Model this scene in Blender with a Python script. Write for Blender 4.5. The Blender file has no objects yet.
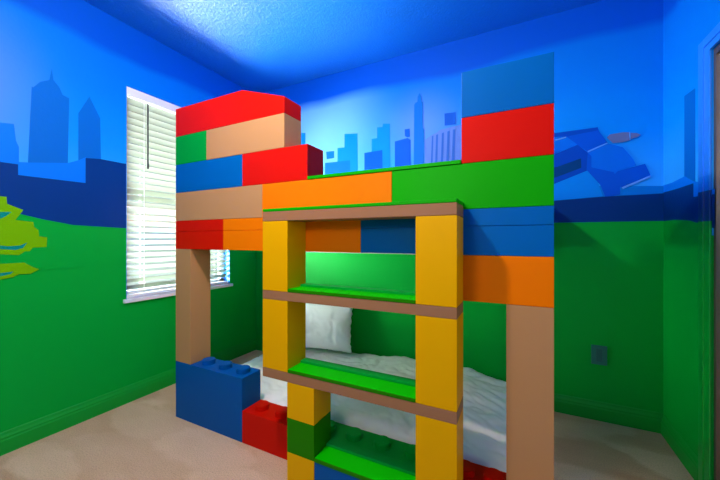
import bpy, bmesh, math, random
from mathutils import Vector, noise, Matrix
random.seed(4)
SC = bpy.context.scene
COL = SC.collection

# ---------------------------------------------------------------- dimensions (metres)
XL, XR, YB, YF, HC = -2.55, 0.776, 2.577, -1.75, 2.74
EYE = 1.181
SLAT_TILT = 38; WORLD = .36; P_UP = 60; P_SIDE = 130; P_IN = 38; P_LAMP = 63; P_FILL = 22; EXPO = 0.75
MURAL = {
 'back': [
  ('sky_mid', [(-1.965, 2.241), (-1.898, 2.231), (-1.898, 1.718), (-1.965, 1.723)]),
  ('sky_mid', [(-1.531, 2.036), (-1.456, 2.031), (-1.456, 2.156), (-1.321, 2.14), (-1.316, 1.674), (-1.531, 1.69)]),
  ('sky_dk', [(-1.656, 2.016), (-1.567, 2.012), (-1.567, 1.947), (-1.65, 1.944)]),
  ('sky_dk', [(-1.67, 1.911), (-1.399, 1.905), (-1.391, 1.68), (-1.67, 1.701)]),
  ('sky_mid', [(-1.18, 2.071), (-1.127, 2.07), (-1.127, 2.164), (-1.077, 2.16), (-1.072, 2.188), (-1.007, 2.177), (-1.005, 1.65), (-1.18, 1.663)]),
  ('cobalt', [(-1.251, 1.955), (-1.077, 1.96), (-1.074, 1.655), (-1.251, 1.669)]),
  ('cobalt', [(-0.961, 2.018), (-0.85, 2.032), (-0.822, 2.012), (-0.822, 1.636), (-0.961, 1.647)]),
  ('cobalt', [(-0.874, 2.107), (-0.831, 2.107), (-0.828, 2.04), (-0.85, 2.037), (-0.872, 2.052)]),
  ('sky_dk', [(-0.792, 2.298), (-0.779, 2.316), (-0.764, 2.318), (-0.762, 2.359), (-0.747, 2.389), (-0.732, 2.353), (-0.73, 2.315), (-0.718, 2.305), (-0.718, 2.1), (-0.707, 2.078), (-0.711, 1.628), (-0.796, 1.634)]),
  ('lilac', [(-0.701, 1.995), (-0.65, 2.024), (-0.609, 2.038), (-0.579, 2.058), (-0.424, 2.073), (-0.313, 2.065), (-0.313, 1.597), (-0.701, 1.627)]),
  ('cobalt', [(-0.543, 2.182), (-0.458, 2.178), (-0.456, 2.082), (-0.541, 2.086)]),
  ('lilac_dk', [(-0.643, 2.017), (-0.631, 2.021), (-0.643, 1.622), (-0.66, 1.624)]),
  ('lilac_dk', [(-0.609, 2.022), (-0.593, 2.026), (-0.605, 1.619), (-0.625, 1.621)]),
  ('lilac_dk', [(-0.563, 2.029), (-0.547, 2.033), (-0.559, 1.616), (-0.579, 1.617)]),
  ('lilac_dk', [(-0.52, 2.036), (-0.501, 2.039), (-0.512, 1.612), (-0.536, 1.614)]),
  ('lilac_dk', [(-0.477, 2.043), (-0.458, 2.046), (-0.47, 1.609), (-0.493, 1.611)]),
  ('lilac_dk', [(-0.405, 2.054), (-0.387, 2.056), (-0.398, 1.604), (-0.42, 1.605)]),
  ('sky_mid', [(0.12, 1.55), (0.462, 1.531), (0.78, 1.507), (0.78, 1.422), (0.12, 1.444)]),
  ('azure_lt', [(0.15, 1.544), (0.21, 1.574), (0.392, 1.639), (0.442, 1.589), (0.476, 1.463), (0.21, 1.45), (0.15, 1.453)]),
  ('toy_a', [(0.15, 1.911), (0.21, 1.914), (0.449, 1.916), (0.454, 1.892), (0.21, 1.864), (0.15, 1.867)]),
  ('toy_b', [(0.268, 1.88), (0.452, 1.896), (0.502, 1.807), (0.395, 1.764), (0.332, 1.82)]),
  ('toy_c', [(0.15, 1.893), (0.276, 1.879), (0.332, 1.823), (0.395, 1.762), (0.389, 1.739), (0.339, 1.812), (0.21, 1.773), (0.15, 1.754)]),
  ('toy_a', [(0.15, 1.745), (0.21, 1.767), (0.339, 1.816), (0.395, 1.755), (0.395, 1.639), (0.21, 1.566), (0.15, 1.544)]),
  ('toy_win', [(0.165, 1.674), (0.225, 1.68), (0.358, 1.723), (0.36, 1.659), (0.225, 1.611), (0.165, 1.599)]),
  ('toy_c', [(0.395, 1.762), (0.502, 1.802), (0.579, 1.768), (0.623, 1.699), (0.647, 1.646), (0.547, 1.612), (0.564, 1.522), (0.566, 1.469), (0.491, 1.451), (0.462, 1.538), (0.388, 1.643)]),
  ('toy_b', [(0.395, 1.755), (0.415, 1.731), (0.415, 1.657), (0.534, 1.613), (0.564, 1.514), (0.566, 1.469), (0.491, 1.451), (0.462, 1.538), (0.388, 1.643)]),
  ('toy_b', [(0.532, 1.597), (0.554, 1.619), (0.688, 1.651), (0.714, 1.577), (0.573, 1.513), (0.541, 1.532)]),
  ('toy_line', [(0.573, 1.513), (0.714, 1.577), (0.714, 1.565), (0.579, 1.503)]),
  ('toy_line', [(0.21, 1.868), (0.274, 1.879), (0.274, 1.872), (0.21, 1.859)]),
  ('toy_line', [(0.395, 1.767), (0.499, 1.808), (0.499, 1.801), (0.395, 1.757)]),
  ('grey_b', [(0.497, 1.84), (0.512, 1.858), (0.579, 1.862), (0.612, 1.857), (0.614, 1.808), (0.579, 1.8), (0.528, 1.801)]),
  ('toy_line', [(0.609, 1.859), (0.614, 1.859), (0.617, 1.806), (0.612, 1.807)]),
  ('grey_b', [(0.617, 1.852), (0.647, 1.847), (0.666, 1.834), (0.651, 1.822), (0.618, 1.815)]),
  ('navy', [(0.12, 1.444), (0.462, 1.459), (0.78, 1.462), (0.78, 1.282), (0.12, 1.297)]),
 ],
 'left': [
  ('hz', [(0.54, 1.779), (0.68, 1.822), (0.734, 1.831), (0.742, 1.738), (0.754, 1.707), (0.754, 1.622), (0.75, 1.235), (0.54, 1.229)]),
  ('sky_dk', [(0.79, 1.602), (0.807, 2.073), (0.814, 2.072), (0.843, 2.116), (0.885, 2.146), (0.896, 2.222), (0.904, 2.155), (0.932, 2.122), (0.948, 2.081), (0.98, 2.073), (0.973, 1.64)]),
  ('sky_dk', [(1.027, 1.651), (1.027, 1.995), (1.086, 2.126), (1.146, 2.003), (1.152, 1.676)]),
  ('hz', [(0.75, 1.621), (0.792, 1.627), (0.975, 1.663), (1.031, 1.694), (1.068, 1.722), (1.068, 1.243), (0.75, 1.235)]),
  ('navy', [(0.54, 1.586), (0.68, 1.606), (0.75, 1.607), (0.75, 1.547), (1.065, 1.551), (1.065, 1.715), (1.146, 1.727), (1.306, 1.727), (1.306, 1.257), (1.063, 1.256), (0.866, 1.268), (0.68, 1.282), (0.54, 1.301)]),
  ('lime', [(0.616, 1.443), (0.643, 1.436), (0.68, 1.418), (0.704, 1.417), (0.706, 1.379), (0.771, 1.35), (0.738, 1.291), (0.813, 1.283), (0.816, 1.254), (0.835, 1.237), (0.838, 1.2), (0.874, 1.193), (0.871, 1.136), (0.811, 1.134), (0.798, 1.113), (0.779, 1.113), (0.753, 1.093), (0.68, 1.1), (0.616, 1.125)]),
  ('teal', [(0.643, 1.326), (0.68, 1.332), (0.724, 1.335), (0.699, 1.308), (0.68, 1.295), (0.643, 1.289)]),
  ('teal', [(0.643, 1.158), (0.68, 1.148), (0.709, 1.143), (0.758, 1.147), (0.787, 1.164), (0.769, 1.132), (0.738, 1.122), (0.68, 1.129), (0.643, 1.138)]),
  ('lime', [(0.616, 1.052), (0.68, 1.048), (0.738, 1.048), (0.774, 1.049), (0.811, 1.02), (0.838, 1.005), (0.8, 0.982), (0.753, 0.985), (0.728, 0.97), (0.68, 0.962), (0.616, 0.966)]),
  ('teal', [(0.643, 1.001), (0.68, 0.997), (0.73, 1.001), (0.719, 0.988), (0.68, 0.98), (0.643, 0.979)]),
 ],
 'right': [
  ('sky_dk', [(2.293, 1.943), (2.173, 1.935), (2.173, 1.378), (2.293, 1.391)]),
  ('hz', [(2.58, 1.511), (2.443, 1.508), (2.287, 1.516), (2.191, 1.474), (2.116, 1.456), (2.116, 1.413), (1.994, 1.408), (1.994, 1.347), (2.58, 1.407)]),
  ('navy', [(2.58, 1.467), (2.378, 1.463), (2.191, 1.464), (2.191, 1.395), (1.994, 1.384), (1.994, 1.232), (2.104, 1.244), (2.231, 1.262), (2.58, 1.285)]),
 ],
}
# hills, horizon and ground of the mural, drawn around the room
def extend_mural():
    MURAL['back'].append(('navy', [(-2.55, 1.2), (-2.55, 1.62), (-.2, 1.55), (.15, 1.44), (.15, 1.2)]))
    MURAL['back'].append(('green', [(-2.55, 1.0), (.775, 1.0), (.775, 1.294), (.1, 1.296), (-.9, 1.31), (-1.8, 1.27), (-2.55, 1.25)]))
    A = MURAL['left']
    A.insert(0, ('hz', [(-.35, 1.3), (-.35, 1.78), (-.12, 1.78), (-.12, 2.02), (.12, 2.04), (.12, 1.9), (.30, 1.9), (.30, 1.74), (.55, 1.74), (.55, 1.3)]))
    A.insert(0, ('sky_dk', [(-1.1, 1.3), (-1.1, 1.95), (-.98, 2.0), (-.86, 1.95), (-.86, 1.3)]))
    i = [k for k, (m, p) in enumerate(A) if m == 'navy'][0]
    A.insert(i+1, ('navy', [(-1.74, 1.2), (-1.74, 1.62), (.55, 1.62), (.55, 1.2)]))
    A.insert(i+2, ('navy', [(2.24, 1.2), (2.24, 1.58), (2.575, 1.6), (2.575, 1.2)]))
    A.insert(i+3, ('green', [(-1.74, 1.0), (-1.74, 1.30), (-.4, 1.36), (.25, 1.40), (.54, 1.382), (.86, 1.30), (1.0, 1.273), (1.268, 1.263), (1.306, 1.262), (1.306, 1.0)]))
    A.insert(i+4, ('green', [(2.234, 1.0), (2.234, 1.255), (2.575, 1.25), (2.575, 1.0)]))
    # the lime zigzag shape goes on beyond the picture's edge
    A.insert(i+5, ('lime', [(.63, 1.62), (.50, 1.60), (.47, 1.50), (.36, 1.47), (.40, 1.36), (.26, 1.33), (.24, 1.22), (.36, 1.20), (.38, 1.12), (.63, 1.10)]))
    A.insert(i+6, ('lime', [(.63, 1.04), (.42, 1.03), (.33, .98), (.44, .94), (.63, .93)]))
    MURAL['right'].append(('green', [(2.02, 1.0), (2.575, 1.0), (2.575, 1.292), (2.4, 1.292), (2.23, 1.278), (2.15, 1.262), (2.02, 1.262)]))
extend_mural()
# ---------------------------------------------------------------- materials
def srgb(r, g, b):
    f = lambda v: (v/255)/12.92 if v/255 <= .04045 else ((v/255+.055)/1.055)**2.4
    return (f(r), f(g), f(b), 1)

def new_mat(name, col, rough=.5, bump=0, bscale=60, spec=.5, var=0, vscale=6, coat=0):
    m = bpy.data.materials.new(name); m.use_nodes = True
    n, l = m.node_tree.nodes, m.node_tree.links
    b = n['Principled BSDF']
    b.inputs['Base Color'].default_value = col
    b.inputs['Roughness'].default_value = rough
    b.inputs['Specular IOR Level'].default_value = spec
    b.inputs['Coat Weight'].default_value = coat
    tc = n.new('ShaderNodeTexCoord')
    if var:
        nz = n.new('ShaderNodeTexNoise'); nz.inputs['Scale'].default_value = vscale
        nz.inputs['Detail'].default_value = 5
        l.new(tc.outputs['Object'], nz.inputs['Vector'])
        mx = n.new('ShaderNodeMix'); mx.data_type = 'RGBA'
        mx.inputs[6].default_value = tuple(c*(1-var) for c in col[:3])+(1,)
        mx.inputs[7].default_value = tuple(min(1, c*(1+var)) for c in col[:3])+(1,)
        l.new(nz.outputs['Fac'], mx.inputs[0]); l.new(mx.outputs[2], b.inputs['Base Color'])
    if bump:
        nb = n.new('ShaderNodeTexNoise'); nb.inputs['Scale'].default_value = bscale
        nb.inputs['Detail'].default_value = 4
        l.new(tc.outputs['Object'], nb.inputs['Vector'])
        bp = n.new('ShaderNodeBump'); bp.inputs['Strength'].default_value = bump
        bp.inputs['Distance'].default_value = .01
        l.new(nb.outputs['Fac'], bp.inputs['Height']); l.new(bp.outputs[0], b.inputs['Normal'])
    return m

M = {}
def brickmat(k, c): M[k] = new_mat('paint_'+k, c, rough=.42, bump=.04, bscale=90, var=.03, vscale=5, spec=.07)
brickmat('blue', srgb(0, 94, 170))
brickmat('blue_deep', srgb(0, 84, 158))
brickmat('green_deep', srgb(34, 122, 0))
brickmat('green_mid', srgb(0, 152, 50))
brickmat('green_bright', srgb(6, 186, 0))
brickmat('red', srgb(212, 18, 4))
brickmat('green', srgb(14, 160, 0))
brickmat('orange', srgb(244, 118, 0))
brickmat('yellow', srgb(236, 168, 0))
brickmat('tan', srgb(188, 136, 90))
brickmat('brown', srgb(160, 110, 78))
M['white'] = new_mat('white_paint', srgb(232, 232, 236), .4)
M['reveal'] = new_mat('azure_reveal', srgb(20, 140, 235), .5)
M['dark'] = new_mat('dark_cord', srgb(38, 42, 40), .5)
M['bronze'] = new_mat('bronze_metal', srgb(120, 104, 96), .4); M['bronze'].node_tree.nodes['Principled BSDF'].inputs['Metallic'].default_value = .7
M['mirror'] = new_mat('mirror_glass', (.9, .92, .92, 1), .02); M['mirror'].node_tree.nodes['Principled BSDF'].inputs['Metallic'].default_value = 1
M['plate'] = new_mat('teal_plate', srgb(0, 112, 104), .35)
M['plate_dk'] = new_mat('teal_socket', srgb(0, 96, 92), .4)
M['linen'] = new_mat('white_linen', srgb(250, 248, 246), .85, bump=.25, bscale=14)
M['mattress'] = new_mat('mattress_cloth', srgb(210, 214, 220), .9)
M['deck'] = new_mat('deck_board', srgb(200, 190, 170), .6)

def slat_material():
    m = bpy.data.materials.new('blind_slat'); m.use_nodes = True
    n, l = m.node_tree.nodes, m.node_tree.links
    b = n['Principled BSDF']; b.inputs['Base Color'].default_value = srgb(150, 154, 142); b.inputs['Roughness'].default_value = .45
    t = n.new('ShaderNodeBsdfTranslucent'); t.inputs['Color'].default_value = srgb(110, 128, 96)
    mx = n.new('ShaderNodeMixShader'); mx.inputs[0].default_value = .3
    l.new(b.outputs[0], mx.inputs[1]); l.new(t.outputs[0], mx.inputs[2]); l.new(mx.outputs[0], n['Material Output'].inputs[0])
    return m
M['slat'] = slat_material()

def glass_material():
    m = bpy.data.materials.new('window_glass'); m.use_nodes = True
    n, l = m.node_tree.nodes, m.node_tree.links
    g = n.new('ShaderNodeBsdfGlossy'); g.inputs['Roughness'].default_value = .02
    t = n.new('ShaderNodeBsdfTransparent'); t.inputs[0].default_value = (.93, .97, .95, 1)
    mx = n.new('ShaderNodeMixShader'); mx.inputs[0].default_value = .06
    l.new(t.outputs[0], mx.inputs[1]); l.new(g.outputs[0], mx.inputs[2]); l.new(mx.outputs[0], n['Material Output'].inputs[0])
    return m
M['glass'] = glass_material()

SKY_DEEP = srgb(0, 82, 208)
def wall_material(name, clouds):
    """mural paint: cobalt band under the ceiling, azure sky with pale painted clouds, green below"""
    m = bpy.data.materials.new(name); m.use_nodes = True
    n, l = m.node_tree.nodes, m.node_tree.links
    b = n['Principled BSDF']; b.inputs['Roughness'].default_value = .48
    b.inputs['Specular IOR Level'].default_value = .09
    geo = n.new('ShaderNodeNewGeometry'); sep = n.new('ShaderNodeSeparateXYZ')
    l.new(geo.outputs['Position'], sep.inputs[0])
    nz = n.new('ShaderNodeTexNoise'); nz.inputs['Scale'].default_value = 1.1; nz.inputs['Detail'].default_value = 2
    l.new(geo.outputs['Position'], nz.inputs['Vector'])
    def math_(op, a, bb):
        q = n.new('ShaderNodeMath'); q.operation = op
        for i, v in enumerate((a, bb)):
            if isinstance(v, (int, float)): q.inputs[i].default_value = v
            else: l.new(v, q.inputs[i])
        return q.outputs[0]
    wob = math_('MULTIPLY', math_('SUBTRACT', nz.outputs['Fac'], .5), .16)
    z = math_('DIVIDE', math_('ADD', sep.outputs['Z'], wob), 3.0)
    r = n.new('ShaderNodeValToRGB'); e = r.color_ramp.elements
    e[0].position = 0; e[0].color = srgb(70, 176, 255)
    e[1].position = 1; e[1].color = SKY_DEEP
    for p, c in ((1.5/3, srgb(40, 165, 255)), (1.85/3, srgb(0, 140, 240)), (2.2/3, srgb(0, 120, 228)), (2.47/3, srgb(0, 112, 224)), (2.53/3, SKY_DEEP)):
        x = e.new(p); x.color = c
    l.new(z, r.inputs[0])
    col = r.outputs[0]
    for (cx, cy, cz, rad, cc, amt) in clouds:
        d = n.new('ShaderNodeVectorMath'); d.operation = 'DISTANCE'; d.inputs[1].default_value = (cx, cy, cz)
        l.new(geo.outputs['Position'], d.inputs[0])
        mr = n.new('ShaderNodeMapRange'); mr.interpolation_type = 'SMOOTHSTEP'
        mr.inputs['From Min'].default_value = rad; mr.inputs['From Max'].default_value = 0
        mr.inputs['To Max'].default_value = amt
        l.new(math_('ADD', d.outputs['Value'], math_('MULTIPLY', wob, 1.5)), mr.inputs['Value'])
        band = n.new('ShaderNodeMapRange'); band.inputs['From Min'].default_value = 2.53/3; band.inputs['From Max'].default_value = 2.43/3
        l.new(z, band.inputs['Value'])
        mx = n.new('ShaderNodeMix'); mx.data_type = 'RGBA'; mx.inputs[7].default_value = cc
        l.new(math_('MULTIPLY', mr.outputs[0], band.outputs[0]), mx.inputs[0]); l.new(col, mx.inputs[6]); col = mx.outputs[2]
    gm = math_('LESS_THAN', sep.outputs['Z'], 1.20)
    mg = n.new('ShaderNodeMix'); mg.data_type = 'RGBA'; mg.inputs[7].default_value = GREEN
    l.new(gm, mg.inputs[0]); l.new(col, mg.inputs[6]); l.new(mg.outputs[2], b.inputs['Base Color'])
    nb = n.new('ShaderNodeTexNoise'); nb.inputs['Scale'].default_value = 55; nb.inputs['Detail'].default_value = 3
    l.new(geo.outputs['Position'], nb.inputs['Vector'])
    bp = n.new('ShaderNodeBump'); bp.inputs['Strength'].default_value = .12; bp.inputs['Distance'].default_value = .006
    l.new(nb.outputs['Fac'], bp.inputs['Height']); l.new(bp.outputs[0], b.inputs['Normal'])
    return m
GREEN = srgb(0, 166, 54)
PALE = srgb(126, 190, 246); LILAC = srgb(104, 136, 226)
M['wall_back'] = wall_material('mural_wall_back', [(-1.75, YB, 2.15, .95, PALE, .85), (-.75, YB, 2.1, .45, LILAC, .6)])
M['wall_left'] = wall_material('mural_wall_left', [(XL, .30, 1.95, .75, LILAC, .75)])
M['wall_right'] = wall_material('mural_wall_right', [])

PAINT = {'green': GREEN, 'navy': srgb(0, 54, 128), 'hz': srgb(0, 118, 236), 'sky_mid': srgb(0, 122, 216), 'sky_dk': srgb(0, 102, 200),
 'cobalt': srgb(0, 82, 194), 'lilac': srgb(84, 120, 204), 'lilac_dk': srgb(40, 96, 190), 'azure_lt': srgb(0, 136, 240),
 'toy_a': srgb(0, 72, 186), 'toy_b': srgb(0, 86, 210), 'toy_c': srgb(0, 108, 226), 'toy_win': srgb(0, 64, 124), 'toy_line': srgb(90, 160, 244),
 'grey_b': srgb(96, 112, 160), 'lime': srgb(112, 178, 0), 'teal': srgb(0, 138, 122)}
for k, c in PAINT.items():
    M['p_'+k] = new_mat('mural_paint_'+k, c, .48, bump=.12, bscale=55, spec=.08)
M['trim'] = new_mat('green_gloss_trim', srgb(0, 158, 48), .5, spec=.25)
M['casing_blue'] = None

def split_gloss():
    """door casing: painted over with the mural (azure above, navy, green below), glossier"""
    m = bpy.data.materials.new('casing_paint'); m.use_nodes = True
    n, l = m.node_tree.nodes, m.node_tree.links
    b = n['Principled BSDF']; b.inputs['Roughness'].default_value = .3
    geo = n.new('ShaderNodeNewGeometry'); sep = n.new('ShaderNodeSeparateXYZ'); l.new(geo.outputs['Position'], sep.inputs[0])
    d = n.new('ShaderNodeMath'); d.operation = 'DIVIDE'; d.inputs[1].default_value = 3; l.new(sep.outputs['Z'], d.inputs[0])
    r = n.new('ShaderNodeValToRGB'); r.color_ramp.interpolation = 'CONSTANT'; e = r.color_ramp.elements
    e[0].position = 0; e[0].color = GREEN; e[1].position = 1.262/3; e[1].color = PAINT['navy']
    x = e.new(1.40/3); x.color = PAINT['hz']; x = e.new(1.47/3); x.color = srgb(34, 132, 250)
    l.new(d.outputs[0], r.inputs[0]); l.new(r.outputs[0], b.inputs['Base Color'])
    return m
M['casing'] = split_gloss()

def ceiling_material():
    m = new_mat('ceiling_cobalt', srgb(0, 108, 216), .36, spec=.9)
    n, l = m.node_tree.nodes, m.node_tree.links
    b = n['Principled BSDF']; geo = n.new('ShaderNodeNewGeometry')
    a = n.new('ShaderNodeTexNoise'); a.inputs['Scale'].default_value = 62; a.inputs['Detail'].default_value = 5; a.inputs['Roughness'].default_value = .6
    l.new(geo.outputs['Position'], a.inputs['Vector'])
    r = n.new('ShaderNodeValToRGB'); r.color_ramp.elements[0].position = .42; r.color_ramp.elements[1].position = .6
    l.new(a.outputs['Fac'], r.inputs[0])
    bp = n.new('ShaderNodeBump'); bp.inputs['Strength'].default_value = .25; bp.inputs['Distance'].default_value = .004
    l.new(r.outputs[0], bp.inputs['Height']); l.new(bp.outputs[0], b.inputs['Normal'])
    return m
M['ceiling'] = ceiling_material()

def carpet_material():
    m = bpy.data.materials.new('beige_carpet'); m.use_nodes = True
    n, l = m.node_tree.nodes, m.node_tree.links
    b = n['Principled BSDF']; b.inputs['Roughness'].default_value = .95; b.inputs['Specular IOR Level'].default_value = .1
    geo = n.new('ShaderNodeNewGeometry')
    mp = n.new('ShaderNodeMapping'); mp.inputs['Rotation'].default_value = (0, 0, .5); mp.inputs['Scale'].default_value = (1, 2.2, 1)
    l.new(geo.outputs['Position'], mp.inputs[0])
    v = n.new('ShaderNodeTexVoronoi'); v.inputs['Scale'].default_value = 1.6
    nd = n.new('ShaderNodeTexNoise'); nd.inputs['Scale'].default_value = 3; nd.inputs['Detail'].default_value = 3
    l.new(mp.outputs[0], nd.inputs['Vector'])
    ad = n.new('ShaderNodeVectorMath'); ad.operation = 'MULTIPLY_ADD'; ad.inputs[1].default_value = (.35,)*3
    l.new(nd.outputs['Color'], ad.inputs[0]); l.new(mp.outputs[0], ad.inputs[2]); l.new(ad.outputs[0], v.inputs['Vector'])
    mx = n.new('ShaderNodeMix'); mx.data_type = 'RGBA'
    mx.inputs[6].default_value = srgb(190, 140, 100); mx.inputs[7].default_value = srgb(250, 212, 172)
    v.feature = 'SMOOTH_F1'; v.inputs['Smoothness'].default_value = .25; v.inputs['Scale'].default_value = 2.1
    sp = n.new('ShaderNodeSeparateColor'); l.new(v.outputs['Color'], sp.inputs[0])
    big = n.new('ShaderNodeTexNoise'); big.inputs['Scale'].default_value = 2.2; big.inputs['Detail'].default_value = 6; l.new(mp.outputs[0], big.inputs['Vector'])
    av = n.new('ShaderNodeMath'); av.operation = 'MULTIPLY_ADD'; av.inputs[1].default_value = .55; av.inputs[2].default_value = 0
    l.new(sp.outputs[0], av.inputs[0])
    a2 = n.new('ShaderNodeMath'); a2.operation = 'MULTIPLY_ADD'; a2.inputs[1].default_value = .5
    l.new(big.outputs['Fac'], a2.inputs[0]); l.new(av.outputs[0], a2.inputs[2]); l.new(a2.outputs[0], mx.inputs[0])
    f = n.new('ShaderNodeTexNoise'); f.inputs['Scale'].default_value = 160; f.inputs['Detail'].default_value = 3
    l.new(geo.outputs['Position'], f.inputs['Vector'])
    m2 = n.new('ShaderNodeMix'); m2.data_type = 'RGBA'; m2.blend_type = 'MULTIPLY'; m2.inputs[0].default_value = .5
    rr = n.new('ShaderNodeValToRGB'); rr.color_ramp.elements[0].position = .3; rr.color_ramp.elements[0].color = (.55, .55, .55, 1); rr.color_ramp.elements[1].position = .6
    l.new(f.outputs['Fac'], rr.inputs[0])
    l.new(mx.outputs[2], m2.inputs[6]); l.new(rr.outputs[0], m2.inputs[7]); l.new(m2.outputs[2], b.inputs['Base Color'])
    bp = n.new('ShaderNodeBump'); bp.inputs['Strength'].default_value = .5; bp.inputs['Distance'].default_value = .01
    l.new(f.outputs['Fac'], bp.inputs['Height']); l.new(bp.outputs[0], b.inputs['Normal'])
    return m
M['carpet'] = carpet_material()

# ---------------------------------------------------------------- helpers
def link(name, bm, mats, parent=None, smooth=False, loc=None):
    me = bpy.data.meshes.new(name)
    bmesh.ops.recalc_face_normals(bm, faces=bm.faces[:]) if loc != 'keep' else None
    bm.to_mesh(me); bm.free()
    for m in (mats if isinstance(mats, (list, tuple)) else [mats]): me.materials.append(m)
    if smooth:
        for p in me.polygons: p.use_smooth = True
    o = bpy.data.objects.new(name, me); COL.objects.link(o)
    if parent:
        o.parent = parent
        o.matrix_parent_inverse = Matrix.Translation(-parent.location)
    return o

def tag(o, label, cat, group=None, kind=None):
    o['label'] = label
    if cat: o['category'] = cat
    if group: o['group'] = group
    if kind: o['kind'] = kind
    return o

def empty(name, loc, label, cat, group=None):
    o = bpy.data.objects.new(name, None); COL.objects.link(o); o.location = loc; o.empty_display_size = .1
    return tag(o, label, cat, group)

def box(bm, x0, x1, y0, y1, z0, z1, bev=0, mi=0):
    vs = [bm.verts.new((x, y, z)) for x in (x0, x1) for y in (y0, y1) for z in (z0, z1)]
    fs = [(0,1,3,2), (4,6,7,5), (0,4,5,1), (2,3,7,6), (0,2,6,4), (1,5,7,3)]
    faces = [bm.faces.new([vs[i] for i in f]) for f in fs]
    for f in faces: f.material_index = mi
    if bev:
        bmesh.ops.bevel(bm, geom=list({e for f in faces for e in f.edges}), offset=bev, segments=2, profile=.6, affect='EDGES')
    return faces

def prism(bm, pts, y0, y1, bev=0):
    """outline pts in XZ pushed from y0 to y1"""
    a = [bm.verts.new((x, y0, z)) for x, z in pts]; b = [bm.verts.new((x, y1, z)) for x, z in pts]
    n = len(pts); fs = [bm.faces.new(a), bm.faces.new(b[::-1])]
    for i in range(n): fs.append(bm.faces.new((a[i], b[i], b[(i+1) % n], a[(i+1) % n])))
    if bev: bmesh.ops.bevel(bm, geom=list({e for f in fs for e in f.edges}), offset=bev, segments=2, profile=.6, affect='EDGES')

def cyl(bm, x, y, z0, z1, r, seg=28, bev=.003):
    ret = bmesh.ops.create_cone(bm, cap_ends=True, segments=seg, radius1=r, radius2=r, depth=z1-z0)
    bmesh.ops.translate(bm, verts=ret['verts'], vec=(x, y, (z0+z1)/2))
    if bev:
        es = list({e for v in ret['verts'] for e in v.link_edges if abs(e.verts[0].co.z-z1) < 1e-5 and abs(e.verts[1].co.z-z1) < 1e-5})
        bmesh.ops.bevel(bm, geom=es, offset=bev, segments=2, affect='EDGES')

def struct(name, bm, mats, parent=None, smooth=False):
    o = link(name, bm, mats, parent, smooth)
    if not parent: o['kind'] = 'structure'
    return o

# ---------------------------------------------------------------- room shell
TH = .12
bm = bmesh.new(); box(bm, XL-TH, XR+TH, YF-TH, YB+TH, -.1, 0); struct('floor', bm, M['carpet'])
bm = bmesh.new(); box(bm, XL-TH, XR+TH, YF-TH, YB+TH, HC, HC+.1); struct('ceiling', bm, M['ceiling'])

def mural(bm, key, mats, conv, normal):
    """painted silhouettes of the mural: thin coats over the wall's own face, part of the wall mesh"""
    for i, (mat, pts) in enumerate(MURAL[key]):
        off = .0006 + .0003*i
        vs = [bm.verts.new(conv(u, z, off)) for u, z in pts]
        f = bm.faces.new(vs)
        f.normal_update()
        if f.normal.dot(normal) < 0: f.normal_flip()
        mm = M['p_'+mat]
        if mm not in mats: mats.append(mm)
        f.material_index = mats.index(mm)

def wall(name, base, boxes, key=None, conv=None, normal=None):
    bm = bmesh.new()
    for b in boxes: box(bm, *b)
    bmesh.ops.recalc_face_normals(bm, faces=bm.faces[:])
    mats = [base]
    if key: mural(bm, key, mats, conv, normal)
    o = link(name, bm, mats, loc='keep'); o['kind'] = 'structure'
    return o

# window opening in the left wall
WY0, WY1, WZ0, WZ1 = 1.307, 2.232, .745, 2.295
wall('wall_left', M['wall_left'], [(XL-TH, XL, YF-TH, WY0, 0, HC), (XL-TH, XL, WY1, YB+TH, 0, HC),
     (XL-TH, XL, WY0, WY1, 0, WZ0), (XL-TH, XL, WY0, WY1, WZ1, HC)], 'left', lambda u, z, o: (XL+o, u, z), Vector((1, 0, 0)))
wall('wall_back', M['wall_back'], [(XL, XR, YB, YB+TH, 0, HC)], 'back', lambda u, z, o: (u, YB-o, z), Vector((0, -1, 0)))
DY0, DY1, DZ = .25, 2.018, 2.045
wall('wall_right', M['wall_right'], [(XR, XR+TH, DY1, YB+TH, 0, HC), (XR, XR+TH, YF-TH, DY0, 0, HC), (XR, XR+TH, DY0, DY1, DZ, HC)],
     'right', lambda u, z, o: (XR-o, u, z), Vector((-1, 0, 0)))
wall('wall_front', M['wall_right'], [(XL, XR, YF-TH, YF, 0, HC)])

def baseboard(name, pts_fn, L):
    prof = [(0, 0), (.016, 0), (.016, .075), (.013, .083), (.013, .092), (.007, .105), (.004, .118), (0, .122)]
    bm = bmesh.new()
    a = [bm.verts.new(pts_fn(d, L[0], z)) for d, z in prof]; b = [bm.verts.new(pts_fn(d, L[1], z)) for d, z in prof]
    n = len(prof); bm.faces.new(a); bm.faces.new(b[::-1])
    for i in range(n): bm.faces.new((a[i], b[i], b[(i+1) % n], a[(i+1) % n]))
    return struct(name, bm, M['trim'])
baseboard('baseboard_left', lambda d, u, z: (XL+d, u, z), (YF, YB-.016))
baseboard('baseboard_back', lambda d, u, z: (u, YB-d, z), (XL, XR))
baseboard('baseboard_right', lambda d, u, z: (XR-d, u, z), (2.108, YB-.016))

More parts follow.
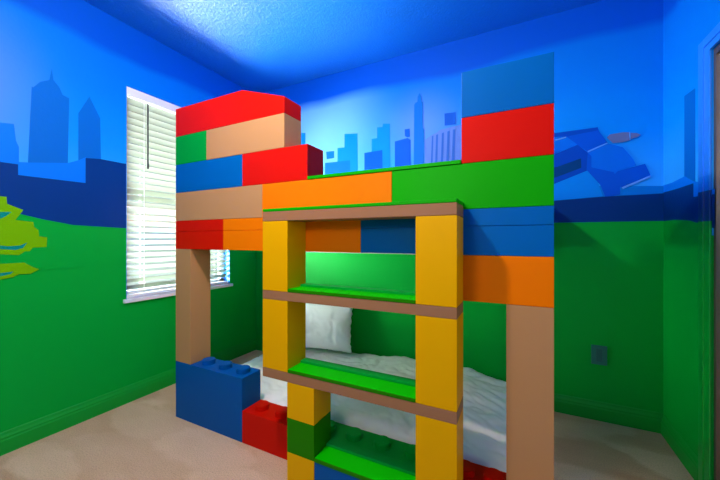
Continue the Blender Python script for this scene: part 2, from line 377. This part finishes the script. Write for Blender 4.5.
# ---------------------------------------------------------------- window
fr = bmesh.new()
gx = XL-.105
for (a, b, c, d) in ((WY0, WY0+.045, WZ0, WZ1), (WY1-.045, WY1, WZ0, WZ1), (WY0, WY1, WZ0, WZ0+.05), (WY0, WY1, WZ1-.05, WZ1), (WY0, WY1, 1.40, 1.445)):
    box(fr, gx-.015, gx+.02, a, b, c, d, .002)
w = struct('window_1', fr, M['white'])
bm = bmesh.new(); box(bm, gx, gx+.004, WY0+.02, WY1-.02, WZ0+.02, WZ1-.02); link('pane', bm, M['glass'], w)
bm = bmesh.new()
for a, b, c, d in ((WY0, WY0+.004, WZ0, WZ1), (WY1-.004, WY1, WZ0, WZ1), (WY0, WY1, WZ1-.0015, WZ1)): box(bm, XL-.085, XL-.001, a, b, c, d)
link('reveal', bm, M['reveal'], w)
bm = bmesh.new(); box(bm, XL-.084, XL+.022, WY0-.02, WY1+.02, WZ0-.022, WZ0+.004, .004); struct('window_sill', bm, M['white'], w)

# blinds
bl = empty('window_blind', (XL-.04, (WY0+WY1)/2, WZ0+.006), 'white horizontal slat blind, slats tilted open, hanging in the window on the left', 'blind')
bx = XL-.038
bm = bmesh.new(); box(bm, bx-.028, bx+.034, WY0+.006, WY1-.006, WZ1-.062, WZ1-.002, .003); link('headrail', bm, M['white'], bl)
bm = bmesh.new()
tilt = math.radians(SLAT_TILT); hw = .0255
z = WZ1-.088
while z > WZ0+.05:
    for t in (0,):
        n = 6; rows = []
        for i in range(n+1):
            u = -1+2*i/n; d = u*hw; bow = .003*(1-u*u)
            px = bx+d*math.cos(tilt)-bow*math.sin(tilt); pz = z+d*math.sin(tilt)+bow*math.cos(tilt)
            rows.append((px, pz))
        top = [[bm.verts.new((x, y, zz)) for x, zz in rows] for y in (WY0+.012, WY1-.012)]
        bot = [[bm.verts.new((x, y, zz-.0026)) for x, zz in rows] for y in (WY0+.012, WY1-.012)]
        for i in range(n):
            bm.faces.new((top[0][i], top[1][i], top[1][i+1], top[0][i+1]))
            bm.faces.new((bot[0][i], bot[0][i+1], bot[1][i+1], bot[1][i]))
        for e in (0, 1):
            loop = top[e] + bot[e][::-1]; bm.faces.new(loop)
        for k in (0, n): bm.faces.new((top[0][k], top[1][k], bot[1][k], bot[0][k]))
    z -= .0475
o = link('slats', bm, M['slat'], bl)
bm = bmesh.new(); box(bm, bx-.026, bx+.026, WY0+.01, WY1-.01, WZ0+.008, WZ0+.03, .004); link('bottom_rail', bm, M['white'], bl)
for yy in (WY0+.13, (WY0+WY1)/2, WY1-.13):
    bm = bmesh.new()
    for xx in (bx-.027, bx+.027): box(bm, xx-.0008, xx+.0008, yy-.001, yy+.001, WZ0+.02, WZ1-.06)
    link('ladder_string', bm, M['white'], bl)
bm = bmesh.new(); cyl(bm, bx+.040, WY0+.15, 1.76, WZ1-.075, .0055, 10, 0); cyl(bm, bx+.040, WY0+.15, 1.72, 1.76, .008, 10, 0)
tag(link('tilt_wand', bm, M['dark'], bl), 'thin dark tilt wand', None)

# ---------------------------------------------------------------- mirrored closet door on the right wall
bm = bmesh.new()
for (a, b, c, d, t) in ((DY1, DY1+.09, 0, DZ+.07, .010), (DY0-.09, DY0, 0, DZ+.07, .010), (DY0, DY1, DZ, DZ+.07, .010),
                     (DY1+.045, DY1+.09, 0, DZ+.07, .015), (DY0-.09, DY0-.045, 0, DZ+.07, .015), (DY0-.045, DY1+.045, DZ+.03, DZ+.07, .015),
                     ):
    box(bm, XR-t, XR, a, b, c, d, .003)
struct('trim_1', bm, M['casing'])
bm = bmesh.new()
DM = 1.12
for (y0, y1, x) in ((DM-.02, DY1-.002, XR+.004), (DY0+.002, DM+.02, XR+.034)):
    for (a, b, c, d) in ((y0, y0+.02, .012, DZ-.003), (y1-.02, y1, .012, DZ-.003), (y0+.02, y1-.02, .012, .05), (y0+.02, y1-.02, DZ-.033, DZ-.003)):
        box(bm, x, x+.024, a, b, c, d, .002)
d = struct('door_1', bm, M['bronze'])
for (y0, y1, x) in ((DM-.02, DY1-.002, XR+.004), (DY0+.002, DM+.02, XR+.034)):
    bm = bmesh.new(); box(bm, x+.008, x+.014, y0+.015, y1-.015, .04, DZ-.02); link('mirror_panel', bm, M['mirror'], d)
bm = bmesh.new(); box(bm, XR+.07, XR+TH, DY0, DY1, 0, DZ); struct('trim_2', bm, M['white'])

# ---------------------------------------------------------------- bunk bed of giant toy bricks
W = .1535; D0, D1 = 1.353, 1.502
B0, B1 = -2.056, .108
U = .1863
L = lambda k: U*k
bed = empty('bunk_bed', ((B0+B1)/2, 1.95, 0), 'bunk bed of giant painted toy bricks, a red sloped brick topping its left tower', 'bunk bed')
G = .0012   # hairline between bricks
def brick(mat, x0, x1, z0, z1, lab, y0=D0, y1=D1, studs=(), par=None, name='brick', bev=.0022):
    bm = bmesh.new(); box(bm, x0+G/2, x1-G/2, y0, y1, z0+G/2, z1-G/2, bev)
    o = link(name, bm, M[mat], par or bed); o['label'] = lab
    for sx in studs:
        s = bmesh.new(); cyl(s, sx, (y0+y1)/2, z1-G/2, z1+.027, .041)
        link('stud', s, M[mat], o, smooth=False)
    return o
st = lambda ks: [B0+(k+.5)*W for k in ks]
# bottom row
brick('blue_deep', B0, -1.448, 0, L(2), 'tall blue brick with three round studs on top', studs=st((1, 2, 3)))
brick('red', -1.448, -.985, 0, L(1), 'low red brick with two visible studs', studs=st((4, 5, 6)))
brick('green_mid', -.985, -.30, 0, L(1), 'low green brick with studs behind the ladder', studs=st((7, 8, 9, 10)))
brick('red', -.30, -.051, 0, L(1), 'low red brick beside the right post', studs=[-.215, -.10])
# posts
brick('tan', B0, -1.904, L(2), L(6), 'tan post standing on the blue brick')
brick('tan', -.051, B1, 0, L(5), 'wide tan right front post')
# fascia rows, each row with the platform groove at z 1.234
def fascia(mat, x0, x1, z0, z1, lab, groove=None):
    bm = bmesh.new()
    if groove:
        gz = groove
        box(bm, x0+G/2, x1-G/2, D0, D1, z0+G/2, gz-.0015, .0015)
        box(bm, x0+G/2, x1-G/2, D0+.0035, D1, gz-.003, gz+.003)
        box(bm, x0+G/2, x1-G/2, D0, D1, gz+.0015, z1-G/2, .0015)
    o = link('brick', bm, M[mat], bed); o['label'] = lab
fascia('red', B0, -1.605, L(6), L(7), 'red brick above the left post', 1.234)
fascia('orange', -1.605, -.677, L(6), L(7), 'long orange brick behind the ladder top', 1.234)
fascia('blue', -.677, B1, L(6), L(7), 'long blue brick right of the ladder', 1.234)
brick('orange', -.214, B1, L(5), L(6), 'orange brick on the right post')
brick('tan', B0, -1.293, L(7), L(8), 'tan brick left of the long orange brick')
brick('orange', -1.293, -.52, L(7), L(8), 'long orange rail brick')
brick('green', -.52, B1, L(7), L(8), 'long green rail brick')
# left tower
brick('blue', B0, -1.447, L(8), L(9), 'blue brick in the left tower')
brick('red', -1.447, -.984, L(8), L(9), 'red brick stepping out of the left tower')
brick('green_mid', B0, -1.755, L(9), L(10), 'short green brick in the left tower')  # bluish, dimmer light on this brick is put into its green
brick('tan', -1.755, -1.136, L(9), L(10), 'tan brick in the left tower')
bm = bmesh.new(); prism(bm, [(B0+G/2, L(10)+G/2), (-1.137, L(10)+G/2), (-1.137, 1.952), (-1.446, L(11)), (B0+G/2, L(11))], D0, D1, .0022)
o = link('slope_brick', bm, M['red'], bed); o['label'] = 'red sloped brick topping the left tower'
# right tower
brick('red', -.2175, B1, L(8), L(9), 'red brick in the right tower')
brick('blue', -.2175, B1, L(9), L(10), 'blue brick topping the right tower')
# thin green plates on the rail
brick('green', -.983, -.2185, L(8), L(8)+.017, 'thin green plate along the rail top', name='rail_plate', y0=D0-.004, bev=.0015)
# end rails, rear posts and deck
for x0, x1, zz in ((B0, B0+.15, 6), (B1-.15, B1, 6)):
    brick('blue' if x0 == B0 else 'orange', x0, x1, L(6), L(7), 'end rail brick', y0=D1+.002, y1=YB-.006)
    brick('orange' if x0 == B0 else 'green', x0, x1, L(7), L(8), 'end rail brick', y0=D1+.002, y1=YB-.006)
bm = bmesh.new(); box(bm, B0+.152, B1-.152, YB-.06, YB-.004, 1.06, 1.149, .002); link('wall_ledger', bm, M['deck'], bed)
bm = bmesh.new(); box(bm, B0+.152, B1-.152, D1+.002, YB-.022, 1.15, 1.225, .002); link('deck', bm, M['deck'], bed)

# ---------------------------------------------------------------- ladder
F0, F1 = 1.206, 1.3515
lad = empty('bunk_ladder', (-.68, 1.28, 0), 'yellow brick ladder with tan rungs and green treads in front of the bunk bed', 'ladder')
XA, XB_, XC, XD, XE, XF = -1.150, -.993, -.996, -.841, -.366, -.209
def lb(mat, x0, x1, z0, z1, name, lab=None, dy=0):
    bm = bmesh.new(); box(bm, x0+G/2, x1-G/2, F0+dy, F1, z0+G/2, z1-G/2, .002)
    o = link(name, bm, M[mat], lad)
    if lab: o['label'] = lab
    return o
R = [(.170, .187), (.501, .5465), (.887, .930), (1.271, 1.318)]
# lower left column
lb('yellow', XC, XD, 0, .170, 'column_block', 'yellow block at the foot of the left column')
lb('green_deep', XC, XD, .170, .332, 'column_block', 'green block in the left column')
lb('yellow', XC, XD, .332, .501, 'column_block', 'yellow block under the lowest long rung')
lb('yellow', XA, XB_, .5465, .887, 'column_block'); lb('yellow', XA, XB_, .930, 1.271, 'column_block')
lb('yellow', XE, XF, 0, .501, 'column_block'); lb('yellow', XE, XF, .5465, .887, 'column_block'); lb('yellow', XE, XF, .930, 1.271, 'column_block')
for z0, z1 in R[1:]: lb('brown', XA, XF, z0, z1, 'rung')
def tread(x0, x1, z0, z1, lab=None):
    o = lb('green_bright', x0, x1, z0, z1, 'tread', lab, dy=.004)
    bm = bmesh.new(); box(bm, x0+G, x1-G, F0-.001, F0+.0035, z0+G, z1-.0015, .0008)
    b2 = bmesh.new(); box(b2, x0+G, x1-G, 1.304, F1, z1-.001, z1+.010, .002)
    f = link('back_strip', b2, M['green_mid'], lad); f['label'] = 'darker green raised back strip'
    e = link('edge_strip', bm, M['green_deep'], lad); e['label'] = 'dark green edge strip'
for z1 in (.5465, .930): tread(XB_, XE, z1, z1+.016)
lb('green', XA, XF, 1.318, 1.333, 'tread', 'thin green plate capping the ladder')
lb('blue_deep', XD, XE, 0, .168, 'step_block', 'blue block filling the foot of the ladder', dy=.002)
tread(XD, XE, .168, .187, 'bright green bottom tread')

# ---------------------------------------------------------------- bedding
MX0, MX1, MY0, MY1 = -2.05, .095, D1+.006, YB-.022
mt = empty('mattress', ((MX0+MX1)/2, 2.02, 0), 'low mattress on the floor inside the lower bunk', 'mattress')
bm = bmesh.new(); box(bm, MX0+.05, MX1-.05, MY0+.05, MY1-.05, .0, .128, .03)
mt_o = link('mattress_core', bm, M['mattress'], mt, smooth=True)
mt_o['label'] = 'pale mattress under the comforter'

def crest(x):
    T = [(-2.06, .185), (-1.75, .175), (-1.4, .178), (-1.1, .205), (-.78, .235), (-.4, .228), (-.07, .185), (.1, .16)]
    for (a, p), (b, q) in zip(T, T[1:]):
        if x <= b:
            t = (x-a)/(b-a); t = t*t*(3-2*t); return p+(q-p)*t
    return T[-1][1]
def comforter():
    bm = bmesh.new(); nx, ny = 150, 72; g = []
    for i in range(nx+1):
        row = []
        for j in range(ny+1):
            u, v = i/nx, j/ny
            x = MX0+(MX1-MX0)*u; y = MY0+(MY1-MY0)*v
            ex = min(x-MX0, MX1-x); ey = min(y-MY0, MY1-y)
            rd = lambda d, r: 0 if d >= r else 1-math.sqrt(max(0, 1-(1-d/r)**2))
            top = crest(x)+.014*noise.noise(Vector((x*2.3, y*2.8, 1)))
            wr = abs(noise.noise(Vector((x*5+noise.noise(Vector((x*3, y*3, 7)))*1.2, y*8, 3))))
            wr2 = abs(noise.noise(Vector((x*11, y*16+x*6, 9))))
            z = top - .014*(1-min(1, wr*3)) - .008*(1-min(1, wr2*3.5))
            z -= .05*rd(ex, .06)+.05*rd(ey, .07)
            row.append(bm.verts.new((x, y, z)))
        g.append(row)
    for i in range(nx):
        for j in range(ny): bm.faces.new((g[i][j], g[i+1][j], g[i+1][j+1], g[i][j+1]))
    # hanging skirt
    ring = [g[i][0] for i in range(nx+1)]+[g[nx][j] for j in range(1, ny+1)]+[g[i][ny] for i in range(nx-1, -1, -1)]+[g[0][j] for j in range(ny-1, 0, -1)]
    low = []
    for v in ring:
        low.append(bm.verts.new((v.co.x, v.co.y, .012)))
    for i in range(len(ring)):
        k = (i+1) % len(ring); bm.faces.new((ring[i], low[i], low[k], ring[k]))
    return bm
o = link('comforter', comforter(), M['linen'], None, smooth=True)
tag(o, 'rumpled white comforter spread over the lower bunk mattress', 'comforter')
if True:
    vg = o.modifiers.new('s', 'SUBSURF'); vg.levels = 1; vg.render_levels = 1

def pillow():
    bm = bmesh.new(); n = 44; Wp, Hp = .32, .215
    vs = {}
    for side in (1, -1):
        for i in range(n+1):
            for j in range(n+1):
                u, v = -1+2*i/n, -1+2*j/n
                if side == -1 and (i in (0, n) or j in (0, n)): vs[side, i, j] = vs[1, i, j]; continue
                pin = 1-.07*(1-abs(u)**2*1.0)*abs(v)**6-.0
                x = u*Wp*(1-.06*(1-v*v)*abs(u)**4); z = v*Hp*(1-.08*(1-u*u)*abs(v)**4)
                th = .075*(max(0, 1-abs(u)**2.6)**.55)*(max(0, 1-abs(v)**2.6)**.55)
                w = noise.noise(Vector((u*2.2+side, v*2.4, side*4)))*.022+abs(noise.noise(Vector((u*5, v*3+u*2, side*2))))*.022
                edge = max(abs(u), abs(v)); y = side*th+w*(1-edge**4)
                if edge > .88: y += .012*noise.noise(Vector((u*7, v*7, 2)))*3*(edge-.9)*10
                vs[side, i, j] = bm.verts.new((x, y, z))
    for side in (1, -1):
        for i in range(n):
            for j in range(n):
                q = [vs[side, i, j], vs[side, i+1, j], vs[side, i+1, j+1], vs[side, i, j+1]]
                bm.faces.new(q if side == -1 else q[::-1])
    return bm
p = link('pillow', pillow(), M['linen'], None, smooth=True)
p.location = (-1.615, 2.415, .408); p.rotation_euler = (math.radians(-14), math.radians(-3), math.radians(4))
tag(p, 'white pillow propped upright against the green wall at the left of the lower bunk', 'pillow')

# ---------------------------------------------------------------- wall plate
pl = empty('wall_outlet', (.457, YB, .362), 'small teal outlet plate on the dark green back wall right of the bed', 'outlet')
bm = bmesh.new(); box(bm, .414, .4995, YB-.008, YB-.0, .362, .488, .003); link('cover_plate', bm, M['plate'], pl)
bm = bmesh.new(); box(bm, .441, .473, YB-.0105, YB-.0075, .385, .465, .001); link('socket_face', bm, M['plate_dk'], pl)

# ---------------------------------------------------------------- light
wd = bpy.data.worlds.new('daylight'); SC.world = wd; wd.use_nodes = True
bg = wd.node_tree.nodes['Background']; bg.inputs[0].default_value = (.86, .95, 1, 1); bg.inputs[1].default_value = WORLD
def area(name, loc, target, sx, sy, power, col, spread=math.pi):
    d = bpy.data.lights.new(name, 'AREA'); d.shape = 'RECTANGLE'; d.size = sx; d.size_y = sy; d.energy = power; d.color = col; d.spread = spread
    o = bpy.data.objects.new(name, d); COL.objects.link(o); o.location = loc
    o.rotation_euler = (Vector(target)-Vector(loc)).to_track_quat('-Z', 'Y').to_euler(); return o
# bright day outside the window (ground bounce below, sky above)
area('daylight_upward', (XL-.9, 1.77, .4), (XL+.95, 1.6, 2.74), 1.5, 1.5, P_UP, (.94, .97, 1), math.radians(56))
area('daylight_level', (XL-1.0, 1.60, 1.6), (XR, 2.15, 1.1), 1.3, 1.5, P_IN, (.94, .98, 1), math.radians(60))
area('daylight_slanting', (XL-1.0, .95, 1.15), (-1.0, YB, .85), 1.0, 1.3, P_SIDE, (.86, .96, 1), math.radians(60))
def lamp(name, loc, power, col, r):
    d = bpy.data.lights.new(name, 'POINT'); d.energy = power; d.color = col; d.shadow_soft_size = r
    o = bpy.data.objects.new(name, d); COL.objects.link(o); o.location = loc
lamp('ceiling_lamp', (-.97, .55, 2.50), P_LAMP, (1, .86, .66), .05)
lamp('fill_light', (-.75, -.4, 1.75), P_FILL, (1, .84, .62), .25)  # added unseen fill behind the camera, brightens right wall and lower fronts

# ---------------------------------------------------------------- camera
cd = bpy.data.cameras.new('camera'); cam = bpy.data.objects.new('camera', cd); COL.objects.link(cam)
cd.lens = 16; cd.sensor_width = 36; cd.clip_start = .02
cam.location = (0, 0, EYE); cam.rotation_euler = (math.radians(90), 0, math.radians(26.7))
cd.shift_y = -.0007
SC.camera = cam
vs_ = SC.view_settings; vs_.view_transform = 'Standard'; vs_.look = 'None'; vs_.gamma = 1; vs_.use_curve_mapping = False; vs_.exposure = EXPO
